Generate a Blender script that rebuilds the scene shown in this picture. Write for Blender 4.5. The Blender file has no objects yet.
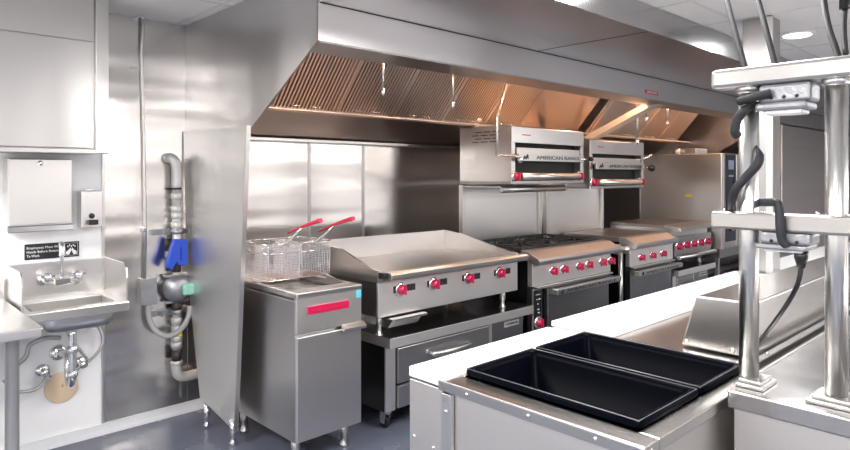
import bpy, bmesh, math, random
from mathutils import Vector, Matrix
random.seed(7)
scene = bpy.context.scene
COL = scene.collection
PI = math.pi

# ------------------------------------------------------------------ materials
def new_mat(name):
    m = bpy.data.materials.new(name); m.use_nodes = True
    nt = m.node_tree
    return m, nt, nt.nodes['Principled BSDF']

def plain(name, col, rough=.5, metal=0., coat=0., spec=None, bump=0., bscale=60.):
    m, nt, b = new_mat(name)
    b.inputs['Base Color'].default_value = (*col, 1)
    b.inputs['Roughness'].default_value = rough
    b.inputs['Metallic'].default_value = metal
    b.inputs['Coat Weight'].default_value = coat
    tc = nt.nodes.new('ShaderNodeTexCoord')
    n = nt.nodes.new('ShaderNodeTexNoise'); n.inputs['Scale'].default_value = bscale
    nt.links.new(tc.outputs['Object'], n.inputs['Vector'])
    mr = nt.nodes.new('ShaderNodeMapRange')
    mr.inputs['To Min'].default_value = max(0, rough*.88); mr.inputs['To Max'].default_value = min(1, rough*1.12)
    nt.links.new(n.outputs['Fac'], mr.inputs['Value']); nt.links.new(mr.outputs[0], b.inputs['Roughness'])
    if bump:
        bp = nt.nodes.new('ShaderNodeBump'); bp.inputs['Strength'].default_value = bump; bp.inputs['Distance'].default_value = .002
        nt.links.new(n.outputs['Fac'], bp.inputs['Height']); nt.links.new(bp.outputs[0], b.inputs['Normal'])
    return m

def steel(name, col=(.68, .66, .64), rough=.27, grain=(4, 4, 220), wave=.25, wscale=(1.2, 1.2, 2.5), wdist=.03):
    """brushed stainless steel: fine stretched grain plus the slow waviness of thin sheet"""
    m, nt, b = new_mat(name)
    b.inputs['Metallic'].default_value = 1.
    L = nt.links.new
    tc = nt.nodes.new('ShaderNodeTexCoord')
    mp = nt.nodes.new('ShaderNodeMapping'); mp.inputs['Scale'].default_value = grain
    g = nt.nodes.new('ShaderNodeTexNoise'); g.inputs['Scale'].default_value = 1.5; g.inputs['Detail'].default_value = 3
    L(tc.outputs['Object'], mp.inputs['Vector']); L(mp.outputs[0], g.inputs['Vector'])
    mr = nt.nodes.new('ShaderNodeMapRange'); mr.inputs['To Min'].default_value = rough*.96; mr.inputs['To Max'].default_value = rough*1.04
    L(g.outputs['Fac'], mr.inputs['Value']); L(mr.outputs[0], b.inputs['Roughness'])
    cr = nt.nodes.new('ShaderNodeMix'); cr.data_type = 'RGBA'
    cr.inputs[6].default_value = (*[c*.995 for c in col], 1); cr.inputs[7].default_value = (*[min(1, c*1.005) for c in col], 1)
    L(g.outputs['Fac'], cr.inputs[0]); L(cr.outputs[2], b.inputs['Base Color'])
    mp2 = nt.nodes.new('ShaderNodeMapping'); mp2.inputs['Scale'].default_value = wscale
    w = nt.nodes.new('ShaderNodeTexNoise'); w.inputs['Scale'].default_value = 1.; w.inputs['Detail'].default_value = 1
    L(tc.outputs['Object'], mp2.inputs['Vector']); L(mp2.outputs[0], w.inputs['Vector'])
    bp = nt.nodes.new('ShaderNodeBump'); bp.inputs['Strength'].default_value = wave; bp.inputs['Distance'].default_value = wdist
    L(w.outputs['Fac'], bp.inputs['Height']); L(bp.outputs[0], b.inputs['Normal'])
    return m

def emit(name, col, s):
    m, nt, b = new_mat(name)
    b.inputs['Base Color'].default_value = (*col, 1)
    b.inputs['Emission Color'].default_value = (*col, 1); b.inputs['Emission Strength'].default_value = s
    return m

SC = steel('satin_front_steel', (.82, .80, .785), .46, wave=.1)
S = steel('brushed_steel', (.73, .715, .70), .28, wave=.15)
SD = steel('darker_steel', (.46, .45, .45), .30)
SW = steel('wall_sheet_steel', (.76, .735, .71), .2, (2, 2, 260), .5, (.5, 1, 4.5), .035)
SH = steel('hood_steel', (.57, .555, .56), .30, (3, 3, 120), .3, (1.6, 1.2, .4), .03)
SV = steel('vertical_grain_steel', (.64, .625, .61), .28, (160, 160, 3), .35, (3, 3, .6), .03)
SP = steel('tube_steel', (.66, .65, .63), .3, (8, 8, 200), 0)
ST = steel('table_steel', (.60, .575, .555), .26, (3, 160, 3), .2)
CH = plain('chrome', (.85, .85, .86), .1, 1)
COP = steel('lamp_tinted_filter_steel', (.74, .64, .57), .32, (4, 90, 90), .1)  # warm light of the hood lamps partly put into this colour
IN = steel('lamp_tinted_hood_steel', (.64, .52, .45), .3, (90, 4, 4), .2)  # brownish tint carries some of the hood lamps' warm light
BLK = plain('black_enamel', (.012, .012, .014), .3)
IRON = plain('cast_iron', (.025, .025, .028), .55, .3, bump=.3, bscale=200)
PAN = plain('black_polycarbonate', (.0012, .0018, .004), .3)
PAN.node_tree.nodes['Principled BSDF'].inputs['Specular IOR Level'].default_value = .02
RED = plain('red_knob', (.50, .008, .07), .3, coat=.4)
REDG = plain('red_rubber_grip', (.62, .02, .06), .45)
WHT = plain('white_wall', (.86, .86, .87), .45, bump=.1)
CEIL = plain('ceiling_tile', (.80, .79, .78), .8, bump=.2, bscale=240)
GRID = plain('ceiling_grid', (.70, .69, .69), .6)
BOARD = plain('white_cutting_board', (.90, .90, .91), .4, bump=.05)
CABLE = plain('grey_cable', (.022, .022, .026), .6)
GALV = plain('galvanised_metal', (.38, .39, .41), .38, .8, bump=.9, bscale=90)
PIPE = plain('grey_pipe_paint', (.60, .60, .58), .4, .4)
BLUE = plain('blue_handle', (.02, .08, .55), .4)
GRN = plain('green_plastic', (.30, .62, .48), .45)
BEI = plain('beige_cover', (.78, .60, .42), .5)
SIGN = plain('black_sign', (.015, .016, .022), .35)
WHP = plain('white_print', (.9, .9, .9), .5)
BLP = plain('black_print', (.02, .02, .03), .5)
YEL = plain('yellow_tag', (.85, .65, .02), .5)
TEAL = plain('teal_sticker', (.12, .50, .62), .5)
PLATE = plain('pale_nameplate', (.82, .82, .83), .35, .3)
GLASSY = plain('control_glass', (.015, .02, .04), .12)
DISPLAY = plain('pale_display', (.35, .42, .55), .3)
BRASS = plain('brass', (.75, .48, .25), .3, 1)
GRID2 = plain('dark_slot', (.02, .02, .02), .6)

def floor_mat():
    m, nt, b = new_mat('epoxy_floor')
    L = nt.links.new
    tc = nt.nodes.new('ShaderNodeTexCoord')
    n = nt.nodes.new('ShaderNodeTexNoise'); n.inputs['Scale'].default_value = 3; n.inputs['Detail'].default_value = 8
    L(tc.outputs['Object'], n.inputs['Vector'])
    mx = nt.nodes.new('ShaderNodeMix'); mx.data_type = 'RGBA'
    mx.inputs[6].default_value = (.105, .12, .16, 1); mx.inputs[7].default_value = (.125, .142, .19, 1)
    L(n.outputs['Fac'], mx.inputs[0]); L(mx.outputs[2], b.inputs['Base Color'])
    mr = nt.nodes.new('ShaderNodeMapRange'); mr.inputs['To Min'].default_value = .24; mr.inputs['To Max'].default_value = .30
    L(n.outputs['Fac'], mr.inputs['Value']); L(mr.outputs[0], b.inputs['Roughness'])
    return m
FLR = floor_mat()

# ------------------------------------------------------------------ mesh helpers
def spline(pts, n=8):
    P = [Vector(p) for p in pts]
    if len(P) < 3: return P
    out = []
    for i in range(len(P)-1):
        p0 = P[max(i-1, 0)]; p1 = P[i]; p2 = P[i+1]; p3 = P[min(i+2, len(P)-1)]
        for k in range(n):
            t = k/n
            out.append(.5*((2*p1)+(-p0+p2)*t+(2*p0-5*p1+4*p2-p3)*t*t+(-p0+3*p1-3*p2+p3)*t**3))
    out.append(P[-1]); return out

class MB:
    def __init__(s): s.b = bmesh.new()
    def box(s, x0, x1, y0, y1, z0, z1, bev=.003):
        r = bmesh.ops.create_cube(s.b, size=1)
        sx, sy, sz = abs(x1-x0), abs(y1-y0), abs(z1-z0)
        for v in r['verts']:
            v.co = Vector(((x0+x1)/2+v.co.x*sx, (y0+y1)/2+v.co.y*sy, (z0+z1)/2+v.co.z*sz))
        bev = min(bev, min(sx, sy, sz)*.3)
        if bev > 0:
            es = list({e for v in r['verts'] for e in v.link_edges})
            bmesh.ops.bevel(s.b, geom=es, offset=bev, segments=2, affect='EDGES', profile=.5)
        return s
    def prism(s, poly, ax, a0, a1, bev=0.):
        """poly: 2D points in the plane across axis ax (x: (y,z); y: (x,z); z: (x,y))"""
        def mk(p, a):
            return Vector((a, p[0], p[1])) if ax == 'x' else Vector((p[0], a, p[1])) if ax == 'y' else Vector((p[0], p[1], a))
        A = [s.b.verts.new(mk(p, a0)) for p in poly]; B = [s.b.verts.new(mk(p, a1)) for p in poly]
        fs = [s.b.faces.new(A), s.b.faces.new(list(reversed(B)))]
        n = len(poly)
        for i in range(n): fs.append(s.b.faces.new((A[i], B[i], B[(i+1) % n], A[(i+1) % n])))
        bmesh.ops.recalc_face_normals(s.b, faces=fs)
        if bev:
            bmesh.ops.bevel(s.b, geom=list({e for f in fs for e in f.edges}), offset=bev, segments=2, affect='EDGES', profile=.5)
        return s
    def tube(s, pts, r, seg=12, smooth=0, closed=False, flat=1.):
        P = spline(pts, smooth) if smooth else [Vector(p) for p in pts]
        rr = r if isinstance(r, (list, tuple)) else None
        n = len(P); rings = []; up = None
        for i, p in enumerate(P):
            if closed: t = (P[(i+1) % n]-P[i-1])
            else: t = (P[min(i+1, n-1)]-P[max(i-1, 0)])
            t.normalize()
            if up is None:
                up = Vector((0, 0, 1)) if abs(t.z) < .9 else Vector((1, 0, 0))
            up = (up-t*up.dot(t)); up.normalize()
            sd = t.cross(up)
            R = r
            if rr: 
                f = i/(n-1)*(len(rr)-1); k = min(int(f), len(rr)-2); R = rr[k]+(rr[k+1]-rr[k])*(f-k)
            rings.append([s.b.verts.new(p+(up*math.cos(a)+sd*math.sin(a)*flat)*R) for a in [2*PI*k/seg for k in range(seg)]])
        fs = []
        for i in range(n if closed else n-1):
            A, B = rings[i], rings[(i+1) % n]
            for k in range(seg):
                f = s.b.faces.new((A[k], A[(k+1) % seg], B[(k+1) % seg], B[k])); f.smooth = seg > 4; fs.append(f)
        if not closed:
            fs.append(s.b.faces.new(list(reversed(rings[0])))); fs.append(s.b.faces.new(rings[-1]))
        bmesh.ops.recalc_face_normals(s.b, faces=fs)
        return s
    def cyl(s, a, b, r, seg=20): return s.tube([a, b], r, seg)
    def lathe(s, c, d, prof, seg=24):
        """prof: (radius, distance along d) pairs"""
        c = Vector(c); d = Vector(d).normalized()
        u = d.orthogonal().normalized(); w = d.cross(u)
        rings = [[s.b.verts.new(c+d*h+(u*math.cos(2*PI*k/seg)+w*math.sin(2*PI*k/seg))*max(r, 1e-4)) for k in range(seg)] for r, h in prof]
        fs = []
        for A, B in zip(rings, rings[1:]):
            for k in range(seg):
                f = s.b.faces.new((A[k], A[(k+1) % seg], B[(k+1) % seg], B[k])); f.smooth = True; fs.append(f)
        fs.append(s.b.faces.new(rings[0])); fs.append(s.b.faces.new(rings[-1]))
        bmesh.ops.recalc_face_normals(s.b, faces=fs)
        return s
    def build(s, name, mat, parent=None, **props):
        me = bpy.data.meshes.new(name)
        o = bpy.data.objects.new(name, me); COL.objects.link(o)
        if parent is not None:
            W = world(parent); bmesh.ops.translate(s.b, verts=s.b.verts, vec=-W); o.parent = parent
        else:
            # origin at the base centre
            if len(s.b.verts):
                xs = [v.co.x for v in s.b.verts]; ys = [v.co.y for v in s.b.verts]; zs = [v.co.z for v in s.b.verts]
                c = Vector(((min(xs)+max(xs))/2, (min(ys)+max(ys))/2, min(zs)))
                bmesh.ops.translate(s.b, verts=s.b.verts, vec=-c); o.location = c
        s.b.to_mesh(me); s.b.free()
        me.materials.append(mat)
        for k, v in props.items(): o[k] = v
        return o

def world(o):
    w = Vector((0, 0, 0))
    while o is not None: w = w+o.location; o = o.parent
    return w

def thing(name, loc, label, cat, group=None):
    o = bpy.data.objects.new(name, None); COL.objects.link(o); o.location = loc
    o.empty_display_size = .1
    return tag(o, label, cat, group)
def tag(o, label, cat, group=None, kind=None):
    if label: o['label'] = label
    if cat: o['category'] = cat
    if group: o['group'] = group
    if kind: o['kind'] = kind
    return o
def struct(o): o['kind'] = 'structure'; return o

def box(name, mat, parent, x0, x1, y0, y1, z0, z1, bev=.003):
    return MB().box(x0, x1, y0, y1, z0, z1, bev).build(name, mat, parent)

def text(s, x0, x1, z0, h, y, mat, parent, name='lettering', slope=0):
    """raised letters on a face that looks towards -Y, from x0 to x1, baseline z0, cap height h"""
    cu = bpy.data.curves.new('t', 'FONT'); cu.body = s; cu.size = 1; cu.extrude = .01
    t = bpy.data.objects.new('t', cu); COL.objects.link(t)
    me = bpy.data.meshes.new_from_object(t)
    bpy.data.objects.remove(t)
    xs = [v.co.x for v in me.vertices]; ys = [v.co.y for v in me.vertices]
    ax, bx_ = min(xs), max(xs); hh = .69
    for v in me.vertices:
        v.co = Vector((x0+(v.co.x-ax)/(bx_-ax)*(x1-x0), y-(v.co.z+.01)*.08, z0+v.co.y/hh*h))
    W = world(parent) if parent else Vector((0, 0, 0))
    for v in me.vertices: v.co -= W
    me.materials.clear(); me.materials.append(mat); me.name = name
    o = bpy.data.objects.new(name, me); COL.objects.link(o); o.parent = parent
    return o

def dup(root, delta, label=None):
    r = root.copy(); COL.objects.link(r); r.location = root.location+Vector(delta)
    if label: r['label'] = label
    for ch in list(root.children):
        c = ch.copy(); COL.objects.link(c); c.parent = r
        for g in list(ch.children):
            d = g.copy(); COL.objects.link(d); d.parent = c
    return r

def knob(parent, x, y, z, r=.026, name='knob'):
    """red range knob on a chrome bezel, facing -Y"""
    k = MB().lathe((x, y, z), (0, -1, 0), [(r, 0), (r, .012), (r*.86, .016), (r*.78, .022), (r*.74, .034), (.001, .036)], 22)
    k.box(x-r*.2, x+r*.2, y-.05, y-.02, z-r*.95, z+r*.95, .003)
    o = k.build(name, RED, parent)
    MB().lathe((x, y+.001, z), (0, -1, 0), [(r*1.35, 0), (r*1.35, .004), (r*1.1, .009), (.001, .009)], 22).build('bezel', CH, o)
    return o

def caster(parent, x, y, z1):
    c = MB().box(x-.02, x+.02, y-.03, y+.03, z1-.03, z1, .002).build('caster', CH, parent)
    MB().lathe((x-.014, y+.01, .038), (1, 0, 0), [(.034, 0), (.038, .004), (.038, .024), (.034, .028)], 20).build('wheel', BLK, c)
    MB().box(x-.022, x-.016, y-.012, y+.03, .03, z1-.02, .001).box(x+.016, x+.022, y-.012, y+.03, .03, z1-.02, .001).build('fork', CH, c)
    return c

YW = 3.93      # face of the wall behind the cooking line
ZC = 2.45      # ceiling height

# ------------------------------------------------------------------ the room
struct(box('floor', FLR, None, -3, 12.5, -4, YW+.1, -.1, 0, 0))
struct(box('wall_back', WHT, None, -3, 12.5, YW, YW+.1, 0, ZC, 0))
WFR = plain('opposite_wall_paint', (.78, .755, .74), .5)
struct(box('wall_left', plain('left_wall_paint', (.84, .81, .79), .5), None, -3.1, -3, -4, YW+.1, 0, ZC, 0))
struct(box('wall_front', WFR, None, -3, 12.5, -4.1, -4, 0, ZC, 0))
WRT = plain('far_wall_paint', (.42, .41, .41), .5)
struct(box('wall_right', WRT, None, 12.5, 12.6, -4, YW+.1, 0, ZC, 0))
cl = struct(box('ceiling', CEIL, None, -3, 12.5, -4, YW+.1, ZC, ZC+.1, 0))
g = MB()
for i in range(-4, 20):
    x = .35+i*.61
    if -3 < x < 12.4: g.box(x-.012, x+.012, -4, YW, ZC-.003, ZC+.001, 0)
for j in range(-6, 7):
    y = .25+j*.61
    if y < YW: g.box(-3, 12.5, y-.012, y+.012, ZC-.0035, ZC+.001, 0)
struct(g.build('trim_1', GRID, None))
struct(box('trim_9', plain('upper_reflection_band', (.10, .10, .10), .4), None, -3, 12.5, -3.98, -3.9999, 1.64, 1.76, .002))  # unseen dark band, added to streak the reflections in the steel
struct(box('trim_10', plain('lower_reflection_band', (.12, .11, .11), .4), None, -3, 12.5, -3.98, -3.9999, 1.10, 1.22, .002))  # second unseen band, added for a lower dark stripe in the reflections
# stainless sheets fixed to the wall, with narrow seam strips
g = MB().box(1.150, 1.639, YW-.008, YW, .06, ZC-.004, .001)
struct(g.build('trim_2', SW, None))
struct(MB().box(1.640, 2.545, YW-.008, YW, .06, 1.80, .001).build('trim_3', SW, None))
struct(MB().box(2.549, 3.045, YW-.008, YW, .06, 1.80, .001).build('trim_4', SW, None))
struct(MB().box(3.049, 12.4, YW-.008, YW, .06, 1.80, .001).build('trim_5', SW, None))
for n, x in ((6, 2.547), (7, 3.047)):
    struct(MB().box(x-.012, x+.012, YW-.013, YW-.008, .06, 1.76, .002).build('trim_%d' % n, SD, None))
struct(MB().box(1.136, 1.152, YW-.014, YW, .06, ZC-.004, .002).build('trim_8', SP, None))
g = MB().prism([(YW, 0), (YW-.04, 0), (YW-.036, .012), (YW-.022, .025), (YW-.016, .052), (YW, .052)], 'x', -3, 12.4)
struct(g.build('baseboard_back', plain('pale_cove_base', (.66, .67, .70), .35), None))

# ------------------------------------------------------------------ ceiling lights
def troffer(x, y, power, label):
    if (x, y) == (2.3, 1.14): power *= .5
    t = thing('ceiling_light', (x, y, ZC), label, 'light', 'ceiling light panels')
    MB().box(x-.61, x+.61, y-.46, y+.46, ZC-.012, ZC-.004, .002).build('frame', WHT, t)
    MB().box(x-.57, x+.57, y-.42, y+.42, ZC-.016, ZC-.011, 0).build('diffuser', LAMP, t)
    l = bpy.data.lights.new('lamp', 'AREA'); l.shape = 'RECTANGLE'; l.size = 1.14; l.size_y = .82; l.energy = power
    l.color = (1, .972, .95)
    o = bpy.data.objects.new('lamp', l); COL.objects.link(o); o.parent = t; o.location = (0, 0, -.02)
    return t
LAMP = emit('lit_diffuser', (1, .98, .96), 9)
PW = 74
spots = [(-.6, .3), (-.6, -2.2), (2.3, 1.14), (3.1, -2.6), (5.4, -1.9), (7.6, -2.7), (10.6, -2.9), (-1.0, 2.6)]
for i, (x, y) in enumerate(spots):
    troffer(x, y, PW, 'white recessed light panel in the ceiling outside the photo')
t = thing('downlight', (4.72, 1.33, ZC), 'small round white downlight in the ceiling beside the steel column', 'light')
MB().lathe((4.72, 1.33, ZC), (0, 0, -1), [(.115, 0), (.115, .006), (.088, .010), (.001, .010)], 32).build('trim_ring', WHT, t)
MB().lathe((4.72, 1.33, ZC-.0105), (0, 0, -1), [(.086, 0), (.08, .004), (.001, .005)], 32).build('lens', emit('downlight_lens', (1, .98, .95), 4), t)
l = bpy.data.lights.new('lamp', 'AREA'); l.shape = 'DISK'; l.size = .15; l.energy = 12
o = bpy.data.objects.new('lamp', l); COL.objects.link(o); o.parent = t; o.location = (0, 0, -.03)

# ------------------------------------------------------------------ exhaust hood
PDV = plain('lamp_tinted_divider', (.82, .74, .62), .4, .3)  # cream colour stands in for lamp light on the strut
def hood(x0, x1, label, fx, plains, strut):
    t = thing('exhaust_hood', (x0, 2.435, 1.75), label, 'kitchen hood')
    prof = [(3.92, 1.755), (3.07, 1.755), (2.437, 2.124), (2.437, ZC-.004), (3.92, ZC-.004)]
    MB().prism(prof, 'x', x0, x0+.012).build('side_panel', SHS, t)
    MB().prism(prof, 'x', x1-.012, x1).build('side_panel', SHS, t)
    MB().box(x0, x1, 2.433, 2.445, 2.122, ZC-.004, .002).build('front_panel', SH, t)
    MB().box(x0+.012, x1-.012, 2.445, 2.68, 2.118, 2.126, .002).box(x0+.012, x1-.012, 2.676, 2.682, 2.126, 2.15, .001).build('bottom_lip', SH, t)
    MB().box(x0+.012, x1-.012, 2.445, 3.91, ZC-.03, ZC-.01, 0).build('top_panel', IN, t)
    # sloping panel under the filters and the gutter along the wall
    MB().prism([(3.39, 1.915), (3.39, 1.905), (3.90, 1.76), (3.90, 1.775)], 'x', x0+.013, x1-.013).build('drip_panel', IN, t)
    MB().box(x0+.013, x1-.013, 3.86, 3.918, 1.735, 1.760, .004).build('gutter', SP, t)
    # short sheet closing the space above the filter bank
    a = Vector((0, 3.42, 1.905)); d = Vector((0, -.27, .308)).normalized(); nrm = Vector((0, -d.z, d.y))
    Lf = .70
    for (f0, f1, fine) in fx:
        m = MB()
        w = .022
        def slab(u0, u1, s0, s1, h0, h1, m):
            pts = []
            for s_, h_ in ((s0, h0), (s1, h0), (s1, h1), (s0, h1)):
                p = a+d*s_+nrm*h_; pts.append((p.y, p.z))
            m.prism(pts, 'x', u0, u1)
        slab(f0, f0+w, 0, Lf, 0, .016, m); slab(f1-w, f1, 0, Lf, 0, .016, m)
        slab(f0, f1, 0, .028, 0, .018, m); slab(f0, f1, Lf-.02, Lf, 0, .018, m)
        n = 17
        step = (f1-f0-2*w)/n
        for k in range(n):
            u0 = f0+w+step*(k+.2)
            slab(u0, u0+step*.6, .02, Lf-.02, .001, .012, m)
        fo = m.build('baffle_filter', COP, t)
        m = MB(); slab(f0+.004, f1-.004, .01, Lf-.01, -.02, -.012, m); m.build('filter_back', GRID2, fo)
        for q in (.35, .65):
            xx = f0+(f1-f0)*q; p = a+d*.07+nrm*.014; m = MB()
            m.tube([(xx-.03, p.y, p.z), (xx-.03, p.y-.02, p.z-.02), (xx+.03, p.y-.02, p.z-.02), (xx+.03, p.y, p.z)], .004, 8)
            m.build('handle', CH, fo)
    for (f0, f1) in plains:
        m = MB(); pts = []
        for s_, h_ in ((0, 0), (Lf, 0), (Lf, .012), (0, .012)):
            p = a+d*s_+nrm*h_; pts.append((p.y, p.z))
        m.prism(pts, 'x', f0, f1).build('blank_panel', IN, t)
    for sx in strut:
        MB().prism([(3.34, 1.80), (3.34, 1.86), (2.47, 2.24), (2.47, 2.13), (2.66, 2.10)], 'x', sx, sx+.13).build('divider', PDV, t)
    return t
SHS = steel('hood_side_steel', (.64, .625, .615), .28, (160, 160, 3), .5, (2.5, 2.2, .35), .05)
F1 = [(1.91+.49*k, 1.91+.49*k+.482, True) for k in range(5)]
F2 = [(5.45+.49*k, 5.45+.49*k+.482, True) for k in range(4)]
hd = hood(1.629, 7.78, 'long stainless exhaust hood with baffle filters over the fryer, griddles and ranges', F1+F2, [(4.362, 5.24), (5.40, 5.446)], [5.26])
# red maker's plate on the hood front
MB().box(4.86-.11, 4.86+.11, 2.428, 2.4329, 2.158, 2.188, .001).build('maker_plate', RED, hd, label='small red maker plate')
text('CAPTIVEAIRE', 4.86-.09, 4.86+.09, 2.166, .013, 2.4275, WHP, hd)
hood(7.83, 12.3, 'second stainless exhaust hood continuing to the right behind the steel column', [(7.9+.49*k, 7.9+.49*k+.482, True) for k in range(5)], [(10.36, 12.2)], [])
t = thing('supply_plenum', (1.629, 1.67, 2.30), 'flat steel air supply box running along the ceiling in front of the hood', 'air plenum')
xs = [1.629, 3.30, 5.90, 8.6, 12.3]
for a_, b_ in zip(xs, xs[1:]):
    MB().box(a_+.002, b_-.002, 1.672, 2.43, 2.300, 2.312, .002).build('soffit_panel', SH, t)
for x in (3.30, 5.90, 8.6):
    MB().box(x-.004, x+.004, 1.672, 2.43, 2.2985, 2.3005, 0).build('seam', GRID2, t)
MB().box(1.64, 12.3, 2.424, 2.4325, 2.2975, 2.3005, 0).build('seam', GRID2, t)
SHF = steel('fascia_steel', (.47, .465, .47), .22, (3, 3, 160), .4, (2.2, 2, .6), .04)
MB().box(1.629, 12.3, 1.660, 1.671, 2.297, ZC-.004, .002).build('fascia', SHF, t)
MB().box(1.629, 1.640, 1.672, 2.43, 2.312, ZC-.004, .001).build('end_panel', SH, t)

def hood_light(x, e, label):
    t = thing('hood_lamp', (x, 2.60, 2.40), label, 'light', 'jar lamps inside the hood')
    MB().lathe((x, 2.60, 2.42), (0, 0, -1), [(.06, 0), (.06, .03), (.045, .05), (.001, .05)], 20).build('lamp_base', GALV, t)
    MB().lathe((x, 2.60, 2.37), (0, 0, -1), [(.045, 0), (.05, .05), (.042, .1), (.001, .125)], 20).build('lamp_globe', WARM, t)
    l = bpy.data.lights.new('lamp', 'POINT'); l.energy = e; l.color = (1, .60, .38); l.shadow_soft_size = .06
    o = bpy.data.objects.new('lamp', l); COL.objects.link(o); o.parent = t; o.location = (0, .10, -.20)
    return t
WARM = emit('warm_globe', (1, .62, .34), 6)
for x, e in ((2.5, 14), (3.7, 12), (5.05, 8), (6.2, 8), (7.3, 8), (8.6, 6)):
    hood_light(x, e, 'warm jar lamp hidden behind the front lip of the exhaust hood')

# fire suppression pipes hanging in the hood
def drop_pipe(pts, r, label, nozzle=None):
    t = thing('suppression_pipe', pts[0], label, 'pipe')
    MB().tube(pts, r, 10).build('pipe', SPW, t)
    m = MB(); p = pts[-1]
    m.lathe((p[0], p[1], p[2]+.01), (0, 0, -1), [(r*1.2, 0), (r*1.8, .008), (r*1.8, .03), (r*1.1, .045), (.001, .045)], 12)
    m.build('nozzle', CH, t)
    return t
SPW = plain('dull_chrome_pipe', (.8, .76, .72), .25, 1)
drop_pipe([(2.321, 2.800, 2.255), (2.321, 2.800, 1.993)], .007, 'thin suppression pipe dropping in front of the second filter from the left')
drop_pipe([(2.906, 2.800, 2.242), (2.906, 2.800, 1.964)], .007, 'thin suppression pipe dropping in front of the fourth filter from the left')
drop_pipe([(3.25, 2.88, 2.40), (3.55, 2.88, 2.40), (3.62, 2.88, 2.36), (3.441, 2.880, 1.907), (3.441, 2.880, 1.643), (3.611, 2.880, 1.639), (3.717, 2.880, 1.626)], .010, 'bent suppression pipe with a nozzle reaching over the left broiler')
drop_pipe([(5.471, 2.880, 2.296), (5.471, 2.880, 1.819)], .011, 'straight suppression pipe dropping behind the right broiler')
drop_pipe([(5.489, 2.800, 2.271), (5.489, 2.800, 2.030)], .009, 'short suppression pipe to the right of the broilers')
drop_pipe([(5.914, 2.800, 2.281), (5.914, 2.800, 2.017)], .009, 'short suppression pipe nearest the combi oven')

# ------------------------------------------------------------------ end panel beside the fryer
SPT = steel('partition_steel', (.70, .69, .68), .42, (160, 160, 3), .3, (3, 3, .6), .03)
t = thing('partition_panel', (1.62, 3.45, 0), 'tall stainless partition standing between the gas valve and the fryer', 'partition')
MB().prism([(3.914, 1.775), (3.071, 1.763), (3.215, .085), (3.67, .16), (3.86, .9)], 'x', 1.610, 1.6275).build('panel', SPT, t)
MB().prism([(3.069, 1.765), (3.085, 1.765), (3.229, .083), (3.213, .083)], 'x', 1.603, 1.628).build('edge_trim', SP, t)
for y in (3.585, 3.25):
    MB().lathe((1.615, y, 0), (0, 0, 1), [(.018, 0), (.018, .02), (.012, .025), (.012, .05), (.017, .055), (.017, .14)], 14).build('leg', CH, t)

# ------------------------------------------------------------------ fryer
t = thing('deep_fryer', (1.905, 3.1, 0), 'floor standing stainless deep fryer with a red label and two baskets', 'fryer')
X0, X1, Y0, Y1 = 1.70, 2.112, 2.735, 3.46
MB().box(X0+.004, X1-.004, Y0+.02, Y1, .135, .86, .003).build('body', SD, t)  # darker steel imitates the dark reflection on the fryer's side
MB().box(X0, X1, Y0-.003, Y0+.02, .692, .885, .004).build('header_panel', steel('fryer_header_steel', (.72, .705, .69), .40, wave=.1), t)
d = MB().box(X0+.002, X1-.002, Y0-.004, Y0+.019, .142, .676, .005).build('door', steel('fryer_door_steel', (.70, .685, .68), .38, (160, 160, 3), .2), t)
MB().prism([(Y0-.004, .672), (Y0-.028, .662), (Y0-.032, .680), (Y0-.004, .700)], 'x', 1.975, 2.125, .002).build('handle', SP, d)
m = MB()   # rim round the open tank
m.box(X0, X1, Y0-.008, Y0+.10, .872, .902, .006)
m.box(X0, X0+.035, Y0+.10, Y1, .872, .902, .004).box(X1-.035, X1, Y0+.10, Y1, .872, .902, .004).box(X0+.035, X1-.035, Y1-.16, Y1, .872, .902, .004)
m.build('top_rim', S, t)
MB().box(X0+.035, X1-.035, Y0+.10, Y1-.16, .80, .808, 0).box(X0+.034, X0+.04, Y0+.10, Y1-.16, .8, .875, 0).box(X1-.04, X1-.034, Y0+.10, Y1-.16, .8, .875, 0).build('tank', SD, t)
MB().box(X0+.03, X1-.03, Y1-.07, Y1, .90, 1.06, .004).build('flue_box', SD, t)
MB().prism([(Y0+.10, .903), (Y0+.27, .903), (Y0+.27, .93)], 'x', X1-.05, X1-.042).build('splash_guard', S, t)
MB().tube([(X0+.02, Y1-.07, 1.04), (X0+.02, Y1-.105, 1.06), (X1-.02, Y1-.105, 1.06), (X1-.02, Y1-.07, 1.04)], .006, 8).build('basket_hanger', SP, t)
b_ = MB().box(1.765, 2.022, Y0-.012, Y0-.003, .785, .827, .003).build('red_badge', RED, t, label='red label bar')
text('AMERICAN RANGE', 1.785, 2.0, .797, .016, Y0-.0125, REDG, t)
MB().box(2.075, 2.108, Y0-.0055, Y0-.003, .83, .875, 0).build('sticker', TEAL, t, label='teal sticker')
for x in (X0+.05, X1-.05):
    for y in (Y0+.09, Y1-.08):
        MB().lathe((x, y, 0), (0, 0, 1), [(.026, 0), (.026, .012), (.019, .02), (.019, .06), (.023, .065), (.023, .14)], 16).build('leg', SP, t)

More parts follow.
